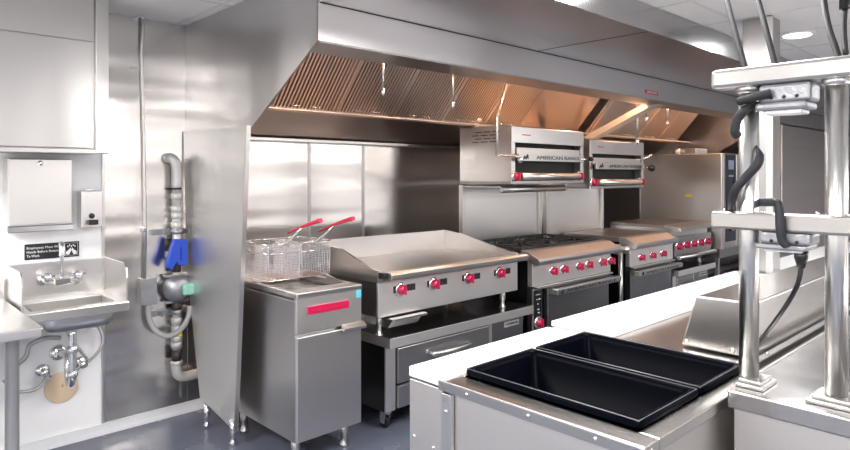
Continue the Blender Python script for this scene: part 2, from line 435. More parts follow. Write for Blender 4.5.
def basket(x0, label):
    w, y0, y1, z0, z1 = .195, 3.02, 3.33, .925, 1.12
    t = thing('fryer_basket', (x0+w/2, (y0+y1)/2, z0), label, 'basket', 'wire baskets on the deep fryer')
    m = MB()
    rw = .0013
    nx, ny, nz = 16, 24, 13
    def L(a, b, r=rw): m.tube([a, b], r, 4)
    ins = .012
    for i in range(nx+1):
        x = x0+w*i/nx
        L((x, y0+ins, z0), (x, y1-ins, z0)); L((x, y0, z1), (x, y0+ins, z0)); L((x, y1, z1), (x, y1-ins, z0))
    for j in range(ny+1):
        y = y0+(y1-y0)*j/ny
        L((x0+.004, y, z0), (x0+w-.004, y, z0)); L((x0, y, z1), (x0+.004, y, z0)); L((x0+w, y, z1), (x0+w-.004, y, z0))
    for k in range(nz):
        z = z0+(z1-z0)*k/nz
        m.tube([(x0, y0+ins*(1-k/nz), z), (x0+w, y0+ins*(1-k/nz), z), (x0+w, y1-ins*(1-k/nz), z), (x0, y1-ins*(1-k/nz), z)], rw, 4, closed=True)
    m.build('wire_mesh', CH, t)
    MB().tube([(x0, y0, z1), (x0+w, y0, z1), (x0+w, y1, z1), (x0, y1, z1)], .004, 8, closed=True).tube([(x0, y0, z1-.05), (x0+w, y0, z1-.05), (x0+w, y1, z1-.05), (x0, y1, z1-.05)], .0025, 6, closed=True).build('rim', CH, t)
    xc = x0+w/2
    H0 = (xc, (1.802, 2.984, 1.184)[1], (1.802, 2.984, 1.184)[2]); H1 = (xc, (1.802, 2.825, 1.232)[1], (1.802, 2.825, 1.232)[2]); H2 = (xc, (1.802, 2.694, 1.265)[1], (1.802, 2.694, 1.265)[2]); H3 = (xc, (1.802, 2.667, 1.269)[1], (1.802, 2.667, 1.269)[2])
    MB().tube([(xc-.02, y0, z1-.02), (xc-.008, y0-.02, z1+.005), H1], .004, 8).tube([(xc+.02, y0, z1-.02), (xc+.008, y0-.02, z1+.005), H1], .004, 8).build('handle_wire', CH, t)
    MB().tube([H0, H1, H2, H3], [.007, .008, .012, .012], 10).build('handle_grip', REDG, t, label='red handle grip')
    return t
b1 = basket(1.705, 'wire fryer basket with red handle, the left one next to the partition')
dup(b1, (.205, 0, 0), 'wire fryer basket with red handle, the right one next to the griddle')

# ------------------------------------------------------------------ refrigerated chef base with griddle
def chef_base(x0, x1, label, detail=True):
    t = thing('chef_base', ((x0+x1)/2, 3.1, 0), label, 'refrigerated base')
    MB().box(x0, x1, 2.715, 3.47, .508, .567, .004).build('worktop', SM, t)
    MB().box(x0-.002, x1+.002, 2.711, 2.7155, .509, .566, .001).box(x0-.003, x0-.0005, 2.713, 3.47, .509, .566, 0).build('worktop_edge', SC, t)
    MB().box(x0+.025, x1-.02, 2.80, 3.45, .115, .506, .003).build('body', SDK, t)
    for a_, b_ in ((x0+.025, x0+.10), (x1-.40, x1-.365)):
        MB().box(a_, b_, 2.785, 2.80, .118, .500, .003).build('stile', SC, t)
    xa, xb = x0+.11, x1-.405
    for z0, z1 in ((.270, .480), (.125, .258)):
        d = MB().box(xa, xb, 2.775, 2.799, z0, z1, .006).build('drawer', steel('cold_drawer_steel', (.5, .49, .49), .38, wave=.1), t)
        xc = (xa+xb)/2+.02
        zc = z1-.075
        MB().tube([(xc-.17, 2.775, zc), (xc-.15, 2.745, zc-.004), (xc, 2.735, zc-.010), (xc+.15, 2.745, zc-.004), (xc+.17, 2.775, zc)], [.008, .02, .026, .02, .008], 12, 5).build('handle', SP, d)
    MB().box(x1-.36, x1-.022, 2.785, 2.80, .118, .500, .003).build('side_panel', SD, t)
    MB().box(x1-.235, x1-.075, 2.780, 2.785, .435, .470, .001).build('nameplate', PLATE, t, label='pale nameplate')
    text('CONTINENTAL', x1-.225, x1-.085, .446, .014, 2.7795, BLP, t)
    for x in (x0+.08, x1-.08):
        for y in (2.85, 3.40): caster(t, x, y, .118)
    return t
SM = steel('worktop_steel', (.42, .42, .43), .24, (160, 3, 3), .15)
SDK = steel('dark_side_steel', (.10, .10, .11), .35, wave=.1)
SDM = steel('drawer_steel', (.38, .38, .385), .28, (140, 4, 4), .1)
chef_base(2.305, 3.640, 'stainless refrigerated drawer base carrying the griddle next to the fryer')

def griddle(x0, x1, kx, label, z0=.69, slots=True):
    t = thing('griddle', ((x0+x1)/2, 3.1, .567), label, 'griddle')
    for x in (x0+.07, x1-.07):
        for y in (2.82, 3.38):
            MB().lathe((x, y, .568), (0, 0, 1), [(.022, 0), (.022, .008), (.014, .012), (.014, .05), (.02, .055), (.02, z0-.567)], 14).build('leg', SP, t)
    MB().box(x0+.004, x1-.004, 2.76, 3.44, z0, .895, .003).build('body', SD, t)
    MB().box(x0, x1, 2.742, 2.76, z0, .905, .003).build('control_panel', SC, t)
    MB().box(x0+.012, x1-.012, 2.72, 3.44, .896, .930, .002).build('cooking_plate', PL, t)
    # rolled front rail
    MB().prism([(2.78, .938), (2.675, .952), (2.660, .940), (2.660, .912), (2.675, .903), (2.742, .905), (2.742, .93)], 'x', x0+.03, x1+.02, .003).build('front_rail', SP, t)
    MB().prism([(3.46, 1.07), (3.10, 1.055), (2.92, 1.00), (2.80, .962), (2.742, .958), (2.742, .89), (3.46, .89)], 'x', x0-.004, x0+.010, .001).build('splash_guard', S, t)
    MB().prism([(3.46, 1.07), (3.25, 1.05), (2.95, .985), (2.80, .958), (2.742, .955), (2.742, .89), (3.46, .89)], 'x', x1-.010, x1+.004, .001).build('splash_guard', S, t)
    MB().box(x0+.01, x1-.01, 3.445, 3.46, .89, 1.07, .002).build('splash_guard', S, t)
    MB().box(x0-.002, x0+.03, 2.69, 2.735, .915, .95, .004).build('trough_end', BLK, t)
    for x in kx:
        if slots:
            MB().box(x-.055, x+.115, 2.738, 2.7425, .818, .856, .001).build('pilot_slot', GRID2, t)
        knob(t, x, 2.740, .835, .030)
    tr = MB().prism([(2.70, .672), (2.80, .672), (2.80, .622), (2.74, .622)], 'x', x0+.07, x0+.30, .003).build('grease_drawer', S, t)
    MB().box(x0+.06, x0+.33, 2.685, 2.72, .668, .684, .003).build('handle', SP, tr)
    return t
PL = steel('griddle_plate', (.40, .36, .34), .38, (60, 60, 60), .05)
griddle(2.238, 3.50, (2.405, 2.675, 2.985, 3.30), 'wide flat top griddle with four red knobs on the drawer base')

# ------------------------------------------------------------------ ranges
SLG = steel('ledge_steel', (.62, .61, .61), .42, wave=.1)
def oven_range(x0, x1, kx, zk, label, burners, strip=True):
    t = thing('oven_range', ((x0+x1)/2, 3.1, 0), label, 'range')
    MB().box(x0+.004, x1-.004, 2.80, 3.46, .13, .90, .003).build('body', SDK2, t)
    MB().box(x0, x1, 2.755, 2.80, .685, .875, .004).build('control_panel', SC, t)
    # slanted landing ledge with bullnose
    MB().prism([(2.86, .945), (2.80, .940), (2.700, .892), (2.690, .876), (2.695, .850), (2.715, .842), (2.755, .850), (2.80, .870), (2.86, .87)], 'x', x0, x1+.06 if burners else x1, .003).build('ledge', SLG, t)
    for x in kx: knob(t, x, 2.753, zk, .028)
    MB().box(x0+.02, x1-.01, 2.725, 2.756, .668, .684, .003).build('rail', SP, t)
    xa = x0+.20 if strip else x0+.02
    d = MB().box(xa, x1-.02, 2.760, 2.799, .20, .655, .004).build('door', SDM, t)
    hb = MB().box(xa-.01, x1+.02, 2.665, 2.720, .612, .655, .005)
    hb.box(xa+.0, xa+.03, 2.72, 2.76, .61, .655, .002).box(x1-.04, x1-.01, 2.72, 2.76, .61, .655, .002)
    h = hb.build('handle', SP, d)
    text('AMERICAN RANGE', xa+.10, x1-.07, .623, .020, 2.6645, BLP, h)
    MB().lathe((xa+.045, 2.6645, .634), (0, -1, 0), [(.016, 0), (.016, .002), (.001, .002)], 12).build('emblem', BLP, h)
    if strip:
        s_ = MB().box(x0+.05, x0+.165, 2.79, 2.80, .13, .66, .002).build('switch_panel', S, t)
        MB().box(x0+.065, x0+.155, 2.786, 2.79, .36, .645, .002).build('face', BLK, s_)
        m = MB()
        for z, a_, b_ in ((.61, .08, .14), (.575, .09, .10), (.575, .115, .14), (.54, .105, .115), (.50, .10, .125), (.475, .11, .13), (.44, .085, .14)):
            m.box(x0+a_, x0+b_, 2.7845, 2.786, z, z+.006, 0)
        m.build('markings', WHP, s_)
        knob(t, x0+.112, 2.786, .405, .034)
    MB().box(x0+.03, x1-.03, 2.83, 2.84, .13, .19, .002).build('kick_plate', SD, t)
    for x in (x0+.06, x1-.06):
        for y in (2.88, 3.40):
            MB().lathe((x, y, 0), (0, 0, 1), [(.025, 0), (.025, .012), (.018, .02), (.018, .07), (.022, .075), (.022, .135)], 14).build('leg', SP, t)
    if burners:
        MB().box(x0+.01, x1-.01, 2.86, 3.45, .895, .912, .002).build('burner_tray', BLK, t)
        W = (x1-x0-.04)/3
        for i in range(3):
            for j in range(2):
                cx, cy = x0+.02+W*(i+.5), 3.00+.29*j
                g = MB()
                a_, b_ = W*.47, .137
                g.tube([(cx-a_, cy-b_, .955), (cx+a_, cy-b_, .955), (cx+a_, cy+b_, .955), (cx-a_, cy+b_, .955)], .007, 6, closed=True)
                for q in range(8):
                    an = q*PI/4+.001
                    ex = max(-a_, min(a_, math.cos(an)*.3)); ey = max(-b_, min(b_, math.sin(an)*.3))
                    g.tube([(cx+ex, cy+ey, .955), (cx+math.cos(an)*.045, cy+math.sin(an)*.045, .962)], .006, 6)
                for sx in (-1, 1):
                    for sy in (-1, 1): g.tube([(cx+sx*a_, cy+sy*b_, .955), (cx+sx*a_, cy+sy*b_, .912)], .006, 6)
                go = g.build('grate', IRON, t)
                MB().lathe((cx, cy, .912), (0, 0, 1), [(.05, 0), (.05, .012), (.036, .018), (.036, .028), (.001, .03)], 18).build('burner', IRON, go)
    else:
        MB().box(x0, x1, 2.86, 3.45, .90, .945, .004).build('hot_top', PL, t)
        MB().box(x0+.30, x0+.302, 2.87, 3.45, .9445, .946, 0).box(x0+.6, x0+.602, 2.87, 3.45, .9445, .946, 0).build('seam', GRID2, t)
    return t
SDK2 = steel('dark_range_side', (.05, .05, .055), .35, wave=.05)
oven_range(3.69, 4.78, (3.935, 4.075, 4.285, 4.425, 4.63, 4.765), .778, 'six burner oven range with a white lettered oven handle beside the griddle', True)
oven_range(5.11, 5.945, (5.29, 5.50, 5.71), .758, 'flat topped oven range with three red knobs between the burner range and the far griddle', False, False)
# gas hose coupling between the two ranges
t = thing('gas_coupling', (4.98, 2.78, .86), 'round steel coupling on the gap between the two oven ranges', 'pipe fitting')
MB().lathe((4.893, 2.78, .86), (1, 0, -.1), [(.02, 0), (.045, .01), (.045, .05), (.028, .06), (.028, .16), (.04, .165), (.04, .2), (.001, .2)], 18).build('coupling', SP, t)
MB().cyl((4.99, 2.78, 0), (4.99, 2.78, .86), .02, 12).build('riser_pipe', SD, t)

# wall risers behind the ranges
def riser(x0, x1, shelf, label, zt=1.42):
    t = thing('range_riser', ((x0+x1)/2, 3.48, .9), label, 'riser panel')
    MB().box(x0, x1, 3.475, 3.50, .90, zt, .003).build('back_panel', S, t)
    MB().box(x0-.008, x0+.035, 3.45, 3.474, .94, zt, .003).build('post', SP, t)
    MB().box(x1-.035, x1+.008, 3.45, 3.474, .94, zt, .003).build('post', SP, t)
    if shelf:
        s_ = MB().box(x0+.03, x1-.03, 3.16, 3.474, 1.402, 1.412, .002).build('shelf', S, t)
        MB().lathe((x0+.13, 3.16, 1.385), (1, 0, 0), [(.022, 0), (.026, .003), (.026, x1-x0-.2), (.001, x1-x0-.2)], 16).build('rolled_edge', SP, s_)
    return t
riser(3.70, 4.76, True, 'steel riser with rolled shelf behind the burner range under the left broiler')
riser(4.85, 5.84, False, 'plain steel riser behind the flat topped range under the right broiler', 1.37)

# ------------------------------------------------------------------ broilers
def broiler(x0, x1, y0, z0, z1, label):
    t = thing('salamander_broiler', ((x0+x1)/2, 3.2, z0), label, 'broiler', 'salamander broilers over the ranges')
    y1 = 3.50; w = x1-x0; h = z1-z0
    X = lambda f: x0+w*f
    Z = lambda f: z0+h*f
    # shell: sides, top, bottom, back
    sd = MB().prism([(y1, z0), (y1, z1), (y0+.03, z1), (y0+.012, z0)], 'x', x0, x0+.012).build('side_panel', S, t)
    m = MB()
    for k in range(4):
        for q in range(3):
            yy = y0+.12+q*.09+(.03 if k % 2 else 0)
            m.box(x0-.0015, x0+.001, yy, yy+.07, z1-.035-k*.026, z1-.028-k*.026, 0)
    m.build('vent_slots', GRID2, sd)
    MB().prism([(y1, z0), (y1, z1), (y0+.03, z1), (y0+.012, z0)], 'x', x1-.012, x1).build('side_panel', S, t)
    MB().prism([(y1, z1), (y1, z1+.01), (y0+.06, z1+.018), (y0+.0, z1+.004), (y0+.02, z1-.004)], 'x', x0, x1).build('top_panel', SP, t)
    MB().box(x0, x1, y0+.02, y1, z0, z0+.02, .002).build('bottom_panel', SD, t)
    MB().box(x0+.012, x1-.012, y1-.02, y1, z0, z1, .001).build('back_panel', S, t)
    MB().box(x0+.012, x1-.012, y0+.09, y0+.10, z0+.02, z1-.02, 0).build('inner_wall', GRID2, t)
    MB().box(x0, x1, y0, y0+.03, Z(.72), z1, .003).build('header_panel', S, t)
    MB().box(X(.13), X(.24), y0-.002, y0, Z(.855), Z(.875), 0).build('red_badge', RED, t)
    # front frame uprights, pull out grate with the lettered bar, lower opening, bottom roll handle
    MB().box(x0, X(.045), y0+.002, y0+.03, z0, Z(.72), .002).build('stile', S, t)
    MB().box(X(.955), x1, y0+.002, y0+.03, z0, Z(.72), .002).build('stile', S, t)
    MB().box(X(.07), X(.94), y0+.005, y0+.03, Z(.50), Z(.64), .003).build('rack_front', S, t)
    bar = MB().box(X(.03), X(.93), y0-.045, y0-.032, Z(.40), Z(.535), .003)
    bar.box(X(.08), X(.11), y0-.032, y0+.006, Z(.43), Z(.51), .001).box(X(.90), X(.93), y0-.032, y0+.006, Z(.43), Z(.51), .001)
    b_ = bar.build('lettered_bar', SP, t)
    text('AMERICAN RANGE', X(.25), X(.87), Z(.437), h*.062, y0-.0455, BLP, b_)
    # horseman-like dark emblem on the bar
    e = MB().prism([(X(.08), Z(.42)), (X(.095), Z(.50)), (X(.115), Z(.47)), (X(.13), Z(.52)), (X(.145), Z(.51)), (X(.15), Z(.43)), (X(.135), Z(.46)), (X(.12), Z(.42)), (X(.11), Z(.45))], 'y', y0-.047, y0-.045)
    e.build('emblem', BLP, b_)
    MB().box(X(.06), X(.94), y0+.01, y0+.03, Z(.12), Z(.17), .002).build('lower_rail', S, t)
    MB().cyl((X(.07), y0-.03, Z(.13)), (X(.87), y0-.03, Z(.13)), .028, 20).build('roll_handle', SP, t)
    MB().box(X(.02), X(.98), y0-.01, y0+.02, z0, Z(.055), .002).build('drip_tray', SD, t)
    for f in (.035, .91):
        knob(t, X(f), y0-.005, Z(.13), .031)
    return t
b1 = broiler(3.715, 4.70, 2.965, 1.432, 1.868, 'stainless broiler with side vent slots, the left of the two above the ranges')
b2 = dup(b1, (1.165, .05, -.055), 'stainless broiler, the right of the two above the ranges')
# bright linkage rod between the two
t = thing('linkage_arm', (4.7, 2.93, 1.63), 'thin steel arm with black knob reaching between the two broilers', 'handle')
MB().tube([(4.571, 2.920, 1.626), (4.726, 2.920, 1.638)], .006, 8).build('rod', CH, t)
MB().lathe((4.726, 2.920, 1.638), (1, 0, 0), [(.01, 0), (.02, .01), (.02, .03), (.001, .04)], 12).build('knob', BLK, t)
t = thing('linkage_arm', (5.9, 2.9, 1.6), 'steel arm with round black knob on the right side of the right broiler', 'handle')
MB().tube([(5.701, 2.970, 1.646), (5.725, 2.900, 1.674), (5.786, 2.900, 1.695)], .012, 8).build('rod', CH, t)
t = thing('ball_knob', (5.807, 2.900, 1.568), 'black ball knob sticking out beside the right broiler', 'knob')
MB().cyl((5.802, 2.970, 1.579), (5.786, 2.900, 1.568), .008, 8).build('rod', CH, t)
MB().lathe((5.766, 2.900, 1.568), (1, -.1, 0), [(.005, 0), (.03, .01), (.036, .03), (.03, .05), (.001, .06)], 14).build('ball', BLK, t)
# valve cluster on top of left broiler
t = thing('gas_regulator', (3.80, 3.42, 1.88), 'small gas regulator and pipes on top of the left broiler', 'valve')
MB().lathe((3.80, 3.40, 1.95), (0, -1, 0), [(.02, -.03), (.04, -.02), (.04, .0), (.025, .015), (.025, .04), (.001, .04)], 16).build('regulator', PIPE, t)
MB().cyl((3.80, 3.40, 1.879), (3.80, 3.40, 1.99), .016, 12).cyl((3.74, 3.40, 1.95), (3.90, 3.40, 1.95), .014, 12).build('pipe', PIPE, t)
MB().box(3.95, 4.01, 3.36, 3.44, 1.879, 1.90, .004).build('bracket', GALV, t)

# ------------------------------------------------------------------ far griddle on second drawer base, combi oven
chef_base(5.98, 6.86, 'second refrigerated drawer base further along the line, in front of the combi oven')
g2 = thing('griddle', (6.4, 3.1, .567), 'far griddle with five red knobs between the flat topped range and the combi oven', 'griddle')
for x in (6.05, 6.75):
    for y in (2.84, 3.38):
        MB().lathe((x, y, .568), (0, 0, 1), [(.022, 0), (.022, .008), (.014, .012), (.014, .05), (.02, .055), (.02, .13)], 12).build('leg', SP, g2)
MB().box(5.975, 6.84, 2.79, 3.45, .70, .975, .003).build('body', S, g2)
MB().box(5.975, 6.84, 2.75, 2.789, .70, .885, .003).build('control_panel', SD, g2)
MB().prism([(2.86, 1.01), (2.70, .985), (2.69, .95), (2.75, .945), (2.86, .96)], 'x', 5.975, 6.86, .003).build('front_rail', SP, g2)
MB().box(5.975, 6.84, 2.86, 3.45, .976, 1.005, .003).build('cooking_plate', PL, g2)
MB().cyl((5.98, 2.715, .69), (6.86, 2.715, .69), .022, 14).build('towel_rail', SP, g2)
for x in (6.03, 6.20, 6.37, 6.54, 6.71): knob(g2, x, 2.748, .80, .034)

t = thing('combi_oven', (7.3, 3.1, 0), 'big stainless combi oven with dark control strip at the end of the cooking line', 'oven')
MB().box(6.90, 7.80, 2.66, 3.60, .70, 1.735, .01).build('cabinet', S, t)
MB().box(6.905, 6.955, 2.645, 2.66, .705, 1.73, .003).build('front_frame', SP, t)
c = MB().box(6.965, 7.23, 2.64, 2.66, .78, 1.725, .004).build('control_panel', GLASSY, t)
MB().box(7.02, 7.17, 2.637, 2.64, 1.56, 1.66, .001).box(7.03, 7.16, 2.637, 2.64, 1.48, 1.50, .001).build('display', DISPLAY, c)
MB().lathe((7.09, 2.64, .93), (0, -1, 0), [(.04, 0), (.035, .025), (.001, .03)], 18).build('dial', CH, c)
d = MB().box(7.24, 7.79, 2.635, 2.66, .72, 1.725, .005).build('door', S, t)
MB().box(7.30, 7.73, 2.631, 2.635, .95, 1.62, .003).build('window_pane', GLASSY, d)
MB().cyl((7.27, 2.60, .95), (7.27, 2.60, 1.5), .015, 12).build('handle', SP, d)
MB().box(6.95, 7.75, 2.70, 3.55, .60, .70, .004).build('stand_top', SD, t)
for x in (6.98, 7.72):
    for y in (2.74, 3.50): MB().box(x-.02, x+.02, y-.02, y+.02, 0, .60, .002).build('leg', SP, t)
MB().box(6.893, 6.90, 2.98, 3.05, 1.26, 1.285, 0).build('warning_sticker', YEL, t, label='small yellow sticker')
MB().cyl((7.0, 3.2, 1.737), (7.0, 3.2, 1.80), .04, 14).box(7.05, 7.35, 3.0, 3.2, 1.737, 1.80, .005).build('vent_box', SP, t)

# tall steel cabinet far right beyond the column
t = thing('tall_steel_cabinet', (9.6, 2.7, 0), 'tall plain stainless cabinet seen between the two posts of the pass frame', 'cabinet')
MB().box(8.3, 11.9, 2.50, 2.95, .12, 2.108, .006).build('body', steel('far_cabinet_steel', (.74, .69, .67), .3, (3, 3, 150), .5, (.5, 1, 5), .05), t)
for x in (8.4, 11.8):
    for y in (2.58, 2.9): MB().cyl((x, y, 0), (x, y, .12), .025, 12).build('leg', SP, t)
m = MB().box(11.5, 11.506, 2.495, 2.5, .13, 2.09, 0).build('door_gap', GRID2, t)

# ------------------------------------------------------------------ steel column
t = thing('steel_column', (4.12, 1.35, 0), 'stainless clad square column rising to the ceiling behind the worktables', 'column')
MB().box(4.035, 4.20, 1.275, 1.435, .0, ZC-.003, .004).build('cladding', steel('column_steel', (.44, .43, .42), .25, (160, 160, 3), .3, (3, 3, .6), .03), t)
MB().box(4.022, 4.035, 1.262, 1.300, .0, ZC-.01, .002).build('corner_guard', SP, t)

# ------------------------------------------------------------------ upper cabinet, dispensers, sign
t = thing('wall_cabinet', (0, 3.78, 1.61), 'big stainless wall cabinet hung above the hand sink', 'cabinet')
MB().box(-1.6, 1.075, 3.62, YW-.001, 1.615, ZC-.004, .003).build('body', SV, t)
MB().box(1.012, 1.078, 3.600, 3.62, 1.612, ZC-.004, .004).build('end_post', SP, t)
MB().box(-1.6, 1.004, 3.604, 3.619, 2.205, ZC-.006, .002).build('top_panel', SV, t)
d = MB().box(-.6, 1.000, 3.600, 3.619, 1.640, 2.198, .003).build('door', SV, t)
MB().box(-1.6, -.605, 3.600, 3.619, 1.640, 2.198, .003).build('door', SV, t)
MB().box(-1.6, 1.02, 3.585, 3.62, 1.612, 1.636, .003).build('bottom_rail', SP, t)

t = thing('paper_towel_dispenser', (.83, 3.87, 1.19), 'square stainless paper towel dispenser on the white wall below the cabinet', 'dispenser')
MB().box(.655, .955, 3.815, YW-.001, 1.215, 1.585, .006).build('case', S, t)
MB().box(.660, .950, 3.805, 3.815, 1.24, 1.583, .003).build('door', S, t)
MB().lathe((.80, 3.805, 1.562), (0, -1, 0), [(.014, 0), (.014, .004), (.010, .007), (.001, .007)], 16).build('lock', CH, t)
MB().prism([(3.815, 1.215), (3.815, 1.235), (3.800, 1.23), (3.792, 1.205), (3.80, 1.20)], 'x', .655, .955).build('outlet_lip', SD, t)
t = thing('soap_dispenser', (1.08, 3.88, 1.20), 'narrow stainless soap dispenser beside the paper towel dispenser', 'dispenser')
MB().box(1.005, 1.115, 3.84, YW-.001, 1.205, 1.412, .005).build('case', S, t)
MB().lathe((1.060, 3.84, 1.27), (0, -1, 0), [(.016, 0), (.014, .01), (.008, .012), (.008, .03), (.001, .03)], 14).box(1.035, 1.085, 3.80, 3.84, 1.222, 1.25, .004).build('push_valve', BLK, t)
MB().box(1.035, 1.085, YW-.06, YW-.012, 1.412, 1.422, .002).build('lock_tab', CH, t)

t = thing('hand_wash_sign', (.885, YW-.003, 1.04), 'small black hand washing sign with white lettering behind the tap', 'sign')
MB().box(.752, 1.018, YW-.006, YW-.001, 1.040, 1.125, .002).build('plate', SIGN, t)
for s_, z, xe in (('Employees Must Wash', 1.098, .935), ('Hands Before Returning', 1.076, .938), ('To Work', 1.054, .822)):
    text(s_, .762, xe, z, .0125, YW-.0065, WHP, t)
m = MB()
fr = [(.945, 1.048), (1.010, 1.048), (1.010, 1.117), (.945, 1.117)]
m.tube([(a_, YW-.007, b_) for a_, b_ in fr], .0012, 4, closed=True)
for sx, dx in ((1, .962), (-1, .994)):
    m.prism([(dx-sx*.012, 1.056), (dx+sx*.004, 1.052), (dx+sx*.016, 1.078), (dx+sx*.012, 1.092), (dx+sx*.002, 1.080), (dx-sx*.010, 1.070)], 'y', YW-.008, YW-.006)
for k in range(5): m.box(.958+k*.009, .963+k*.009, YW-.008, YW-.006, 1.095+(.006 if k % 2 else 0), 1.104+(.006 if k % 2 else 0), 0)
m.build('washing_hands_symbol', WHP, t)

# ------------------------------------------------------------------ hand sink
t = thing('hand_sink', (.95, 3.74, .68), 'small stainless hand sink with side splashes on the white wall', 'sink')
xa, xb, ya = .667, 1.160, 3.55
YS = YW-.001
MB().box(xa, xb, YS-.012, YS, .80, 1.022, .003).build('backsplash', S, t)
for x in (xa, xb-.008):
    MB().prism([(YS-.012, .80), (YS-.012, 1.022), (ya+.045, 1.022), (ya+.012, 1.0), (ya, .95), (ya, .80)], 'x', x, x+.008, .001).build('side_splash', S, t)
MB().box(xa-.004, xb+.004, ya-.014, ya+.045, .772, .822, .006).box(xa-.004, xa+.05, ya+.045, YS-.012, .772, .822, .004).box(xb-.05, xb+.004, ya+.045, YS-.012, .772, .822, .004).box(xa+.05, xb-.05, YS-.09, YS-.012, .772, .822, .004).build('rim', SP, t)
m = MB()
xm = .935; ym = (ya+YS)/2-.01
prof = [(.80, 1.), (.74, .98), (.70, .88), (.685, .7), (.682, .2)]
rings = []
for z, f in prof:
    ring = []
    for k in range(32):
        an = 2*PI*k/32; c_, s__ = math.cos(an), math.sin(an)
        e = .35
        ring.append(m.b.verts.new(Vector((xm+math.copysign(abs(c_)**e, c_)*.185*f, ym+math.copysign(abs(s__)**e, s__)*.150*f, z))))
    rings.append(ring)
for A, B in zip(rings, rings[1:]):
    for k in range(32):
        f_ = m.b.faces.new((A[k], B[k], B[(k+1) % 32], A[(k+1) % 32])); f_.smooth = True
m.b.faces.new(rings[-1])
bw = m.build('bowl', S, t)
MB().lathe((xm, ym, .684), (0, 0, 1), [(.03, 0), (.03, .003), (.02, .004), (.001, .002)], 20).build('drain', CH, bw)

t = thing('sink_faucet', (.93, 3.9, .90), 'chrome wall mounted faucet with gooseneck spout over the hand sink', 'faucet')
MB().lathe((.835, YS-.016, .925), (0, -1, 0), [(.028, 0), (.028, .012), (.018, .02), (.018, .045), (.001, .05)], 18).build('wall_flange', CH, t)
MB().lathe((1.00, YS-.016, .912), (0, -1, 0), [(.028, 0), (.028, .012), (.018, .02), (.018, .045), (.001, .05)], 18).build('wall_flange', CH, t)
MB().cyl((.83, YS-.055, .918), (1.005, YS-.055, .918), .017, 16).box(.875, .965, YS-.075, YS-.035, .895, .935, .008).build('valve_body', CH, t)
MB().tube([(.92, YS-.055, .93), (.918, YS-.056, 1.03), (.916, YS-.060, 1.09), (.912, YS-.075, 1.122), (.910, YS-.095, 1.10), (.909, YS-.10, 1.06)], [.011, .011, .012, .015, .016, .017], 14, 6).build('spout', CH, t)
for x, z in ((.845, .945), (.995, .945)):
    MB().lathe((x, YS-.055, .925), (0, -.6, .5), [(.015, 0), (.016, .03), (.024, .035), (.022, .05), (.001, .055)], 14).box(x-.035, x+.035, YS-.098, YS-.086, .948, .960, .003).build('handle', CH, t)

t = thing('sink_trap', (.99, 3.8, .33), 'chrome drain trap hanging under the hand sink', 'drain pipe')
MB().tube([(xm, ym, .68), (xm, ym, .45), (xm, ym+.005, .40), (xm, ym+.04, .365), (xm, ym+.08, .40), (xm, ym+.09, .47), (xm-.0, ym+.12, .51), (xm-.02, YS-.01, .51)], .019, 14, 5).build('pipe', CH, t)
MB().lathe((xm, ym, .55), (0, 0, 1), [(.026, 0), (.028, .005), (.028, .03), (.022, .035)], 16).build('coupling_nut', CH, t)
MB().lathe((xm, ym, .42), (0, 0, 1), [(.026, 0), (.027, .005), (.027, .025), (.022, .03)], 16).build('coupling_nut', CH, t)
MB().lathe((xm-.02, YS, .51), (0, -1, 0), [(.048, 0), (.046, .006), (.03, .022), (.001, .024)], 20).build('wall_flange', CH, t)
def stop(p, label, k=1):
    t = thing('stop_valve', p, label, 'valve')
    x, y, z = p
    MB().lathe((x, YS, z), (0, -1, 0), [(.038, 0), (.036, .006), (.02, .014), (.012, .016), (.012, .05), (.001, .052)], 18).build('wall_flange', CH, t)
    MB().lathe((x, YS-.05, z), (0, -1, 0), [(.013, -.01), (.022, 0), (.022, .012), (.001, .014)], 12).cyl((x, YS-.04, z), (x+.03*k, YS-.04, z-.03), .009, 10).build('valve_body', CH, t)
    return t
stop((0.838, 3.920, 0.427), 'chrome shut off valve low on the white wall, left of the drain trap')
stop((1.026, 3.920, 0.432), 'chrome shut off valve with brass nut, right of the drain trap', -1)
def hose(name, pts, r, mat, label, cat='hose', sm=6):
    o = MB().tube(pts, r, 10, sm).build(name, mat, None); return tag(o, label, cat)
BR = plain('braided_hose', (.5, .5, .5), .35, .9, bump=1, bscale=400)
hose('supply_hose', [(0.851, 3.870, 0.409), (0.800, 3.850, 0.361), (0.723, 3.830, 0.363), (0.678, 3.830, 0.394), (0.643, 3.830, 0.443)], .009, BR, 'braided supply hose curling from the left shut off valve behind the counter leg')
hose('supply_hose', [(0.902, 3.840, 0.612), (0.831, 3.820, 0.628), (0.753, 3.800, 0.609), (0.735, 3.800, 0.555), (0.694, 3.820, 0.507), (0.659, 3.820, 0.473)], .012, BR, 'dark braided hose looping left under the hand sink')
hose('supply_hose', [(1.046, 3.860, 0.447), (1.095, 3.850, 0.496), (1.122, 3.850, 0.559), (1.098, 3.860, 0.641), (1.059, 3.870, 0.691)], .009, BR, 'braided hose arching up from the right shut off valve to the sink')
hose('supply_hose', [(1.049, 3.870, 0.450), (1.006, 3.860, 0.522), (0.965, 3.860, 0.585), (0.936, 3.860, 0.646)], .009, BR, 'short braided hose running behind the drain trap')
t = tag(MB().lathe((.93, YS, .315), (0, -1, 0), [(.085, 0), (.085, .006), (.08, .009), (.001, .010)], 36).build('cleanout_cover', BEI, None), 'round beige cover plate low on the white wall under the sink', 'cover plate')
MB().lathe((.935, YS-.0102, .325), (0, -1, 0), [(.008, 0), (.006, .004), (.001, .004)], 10).build('screw', BRASS, t)

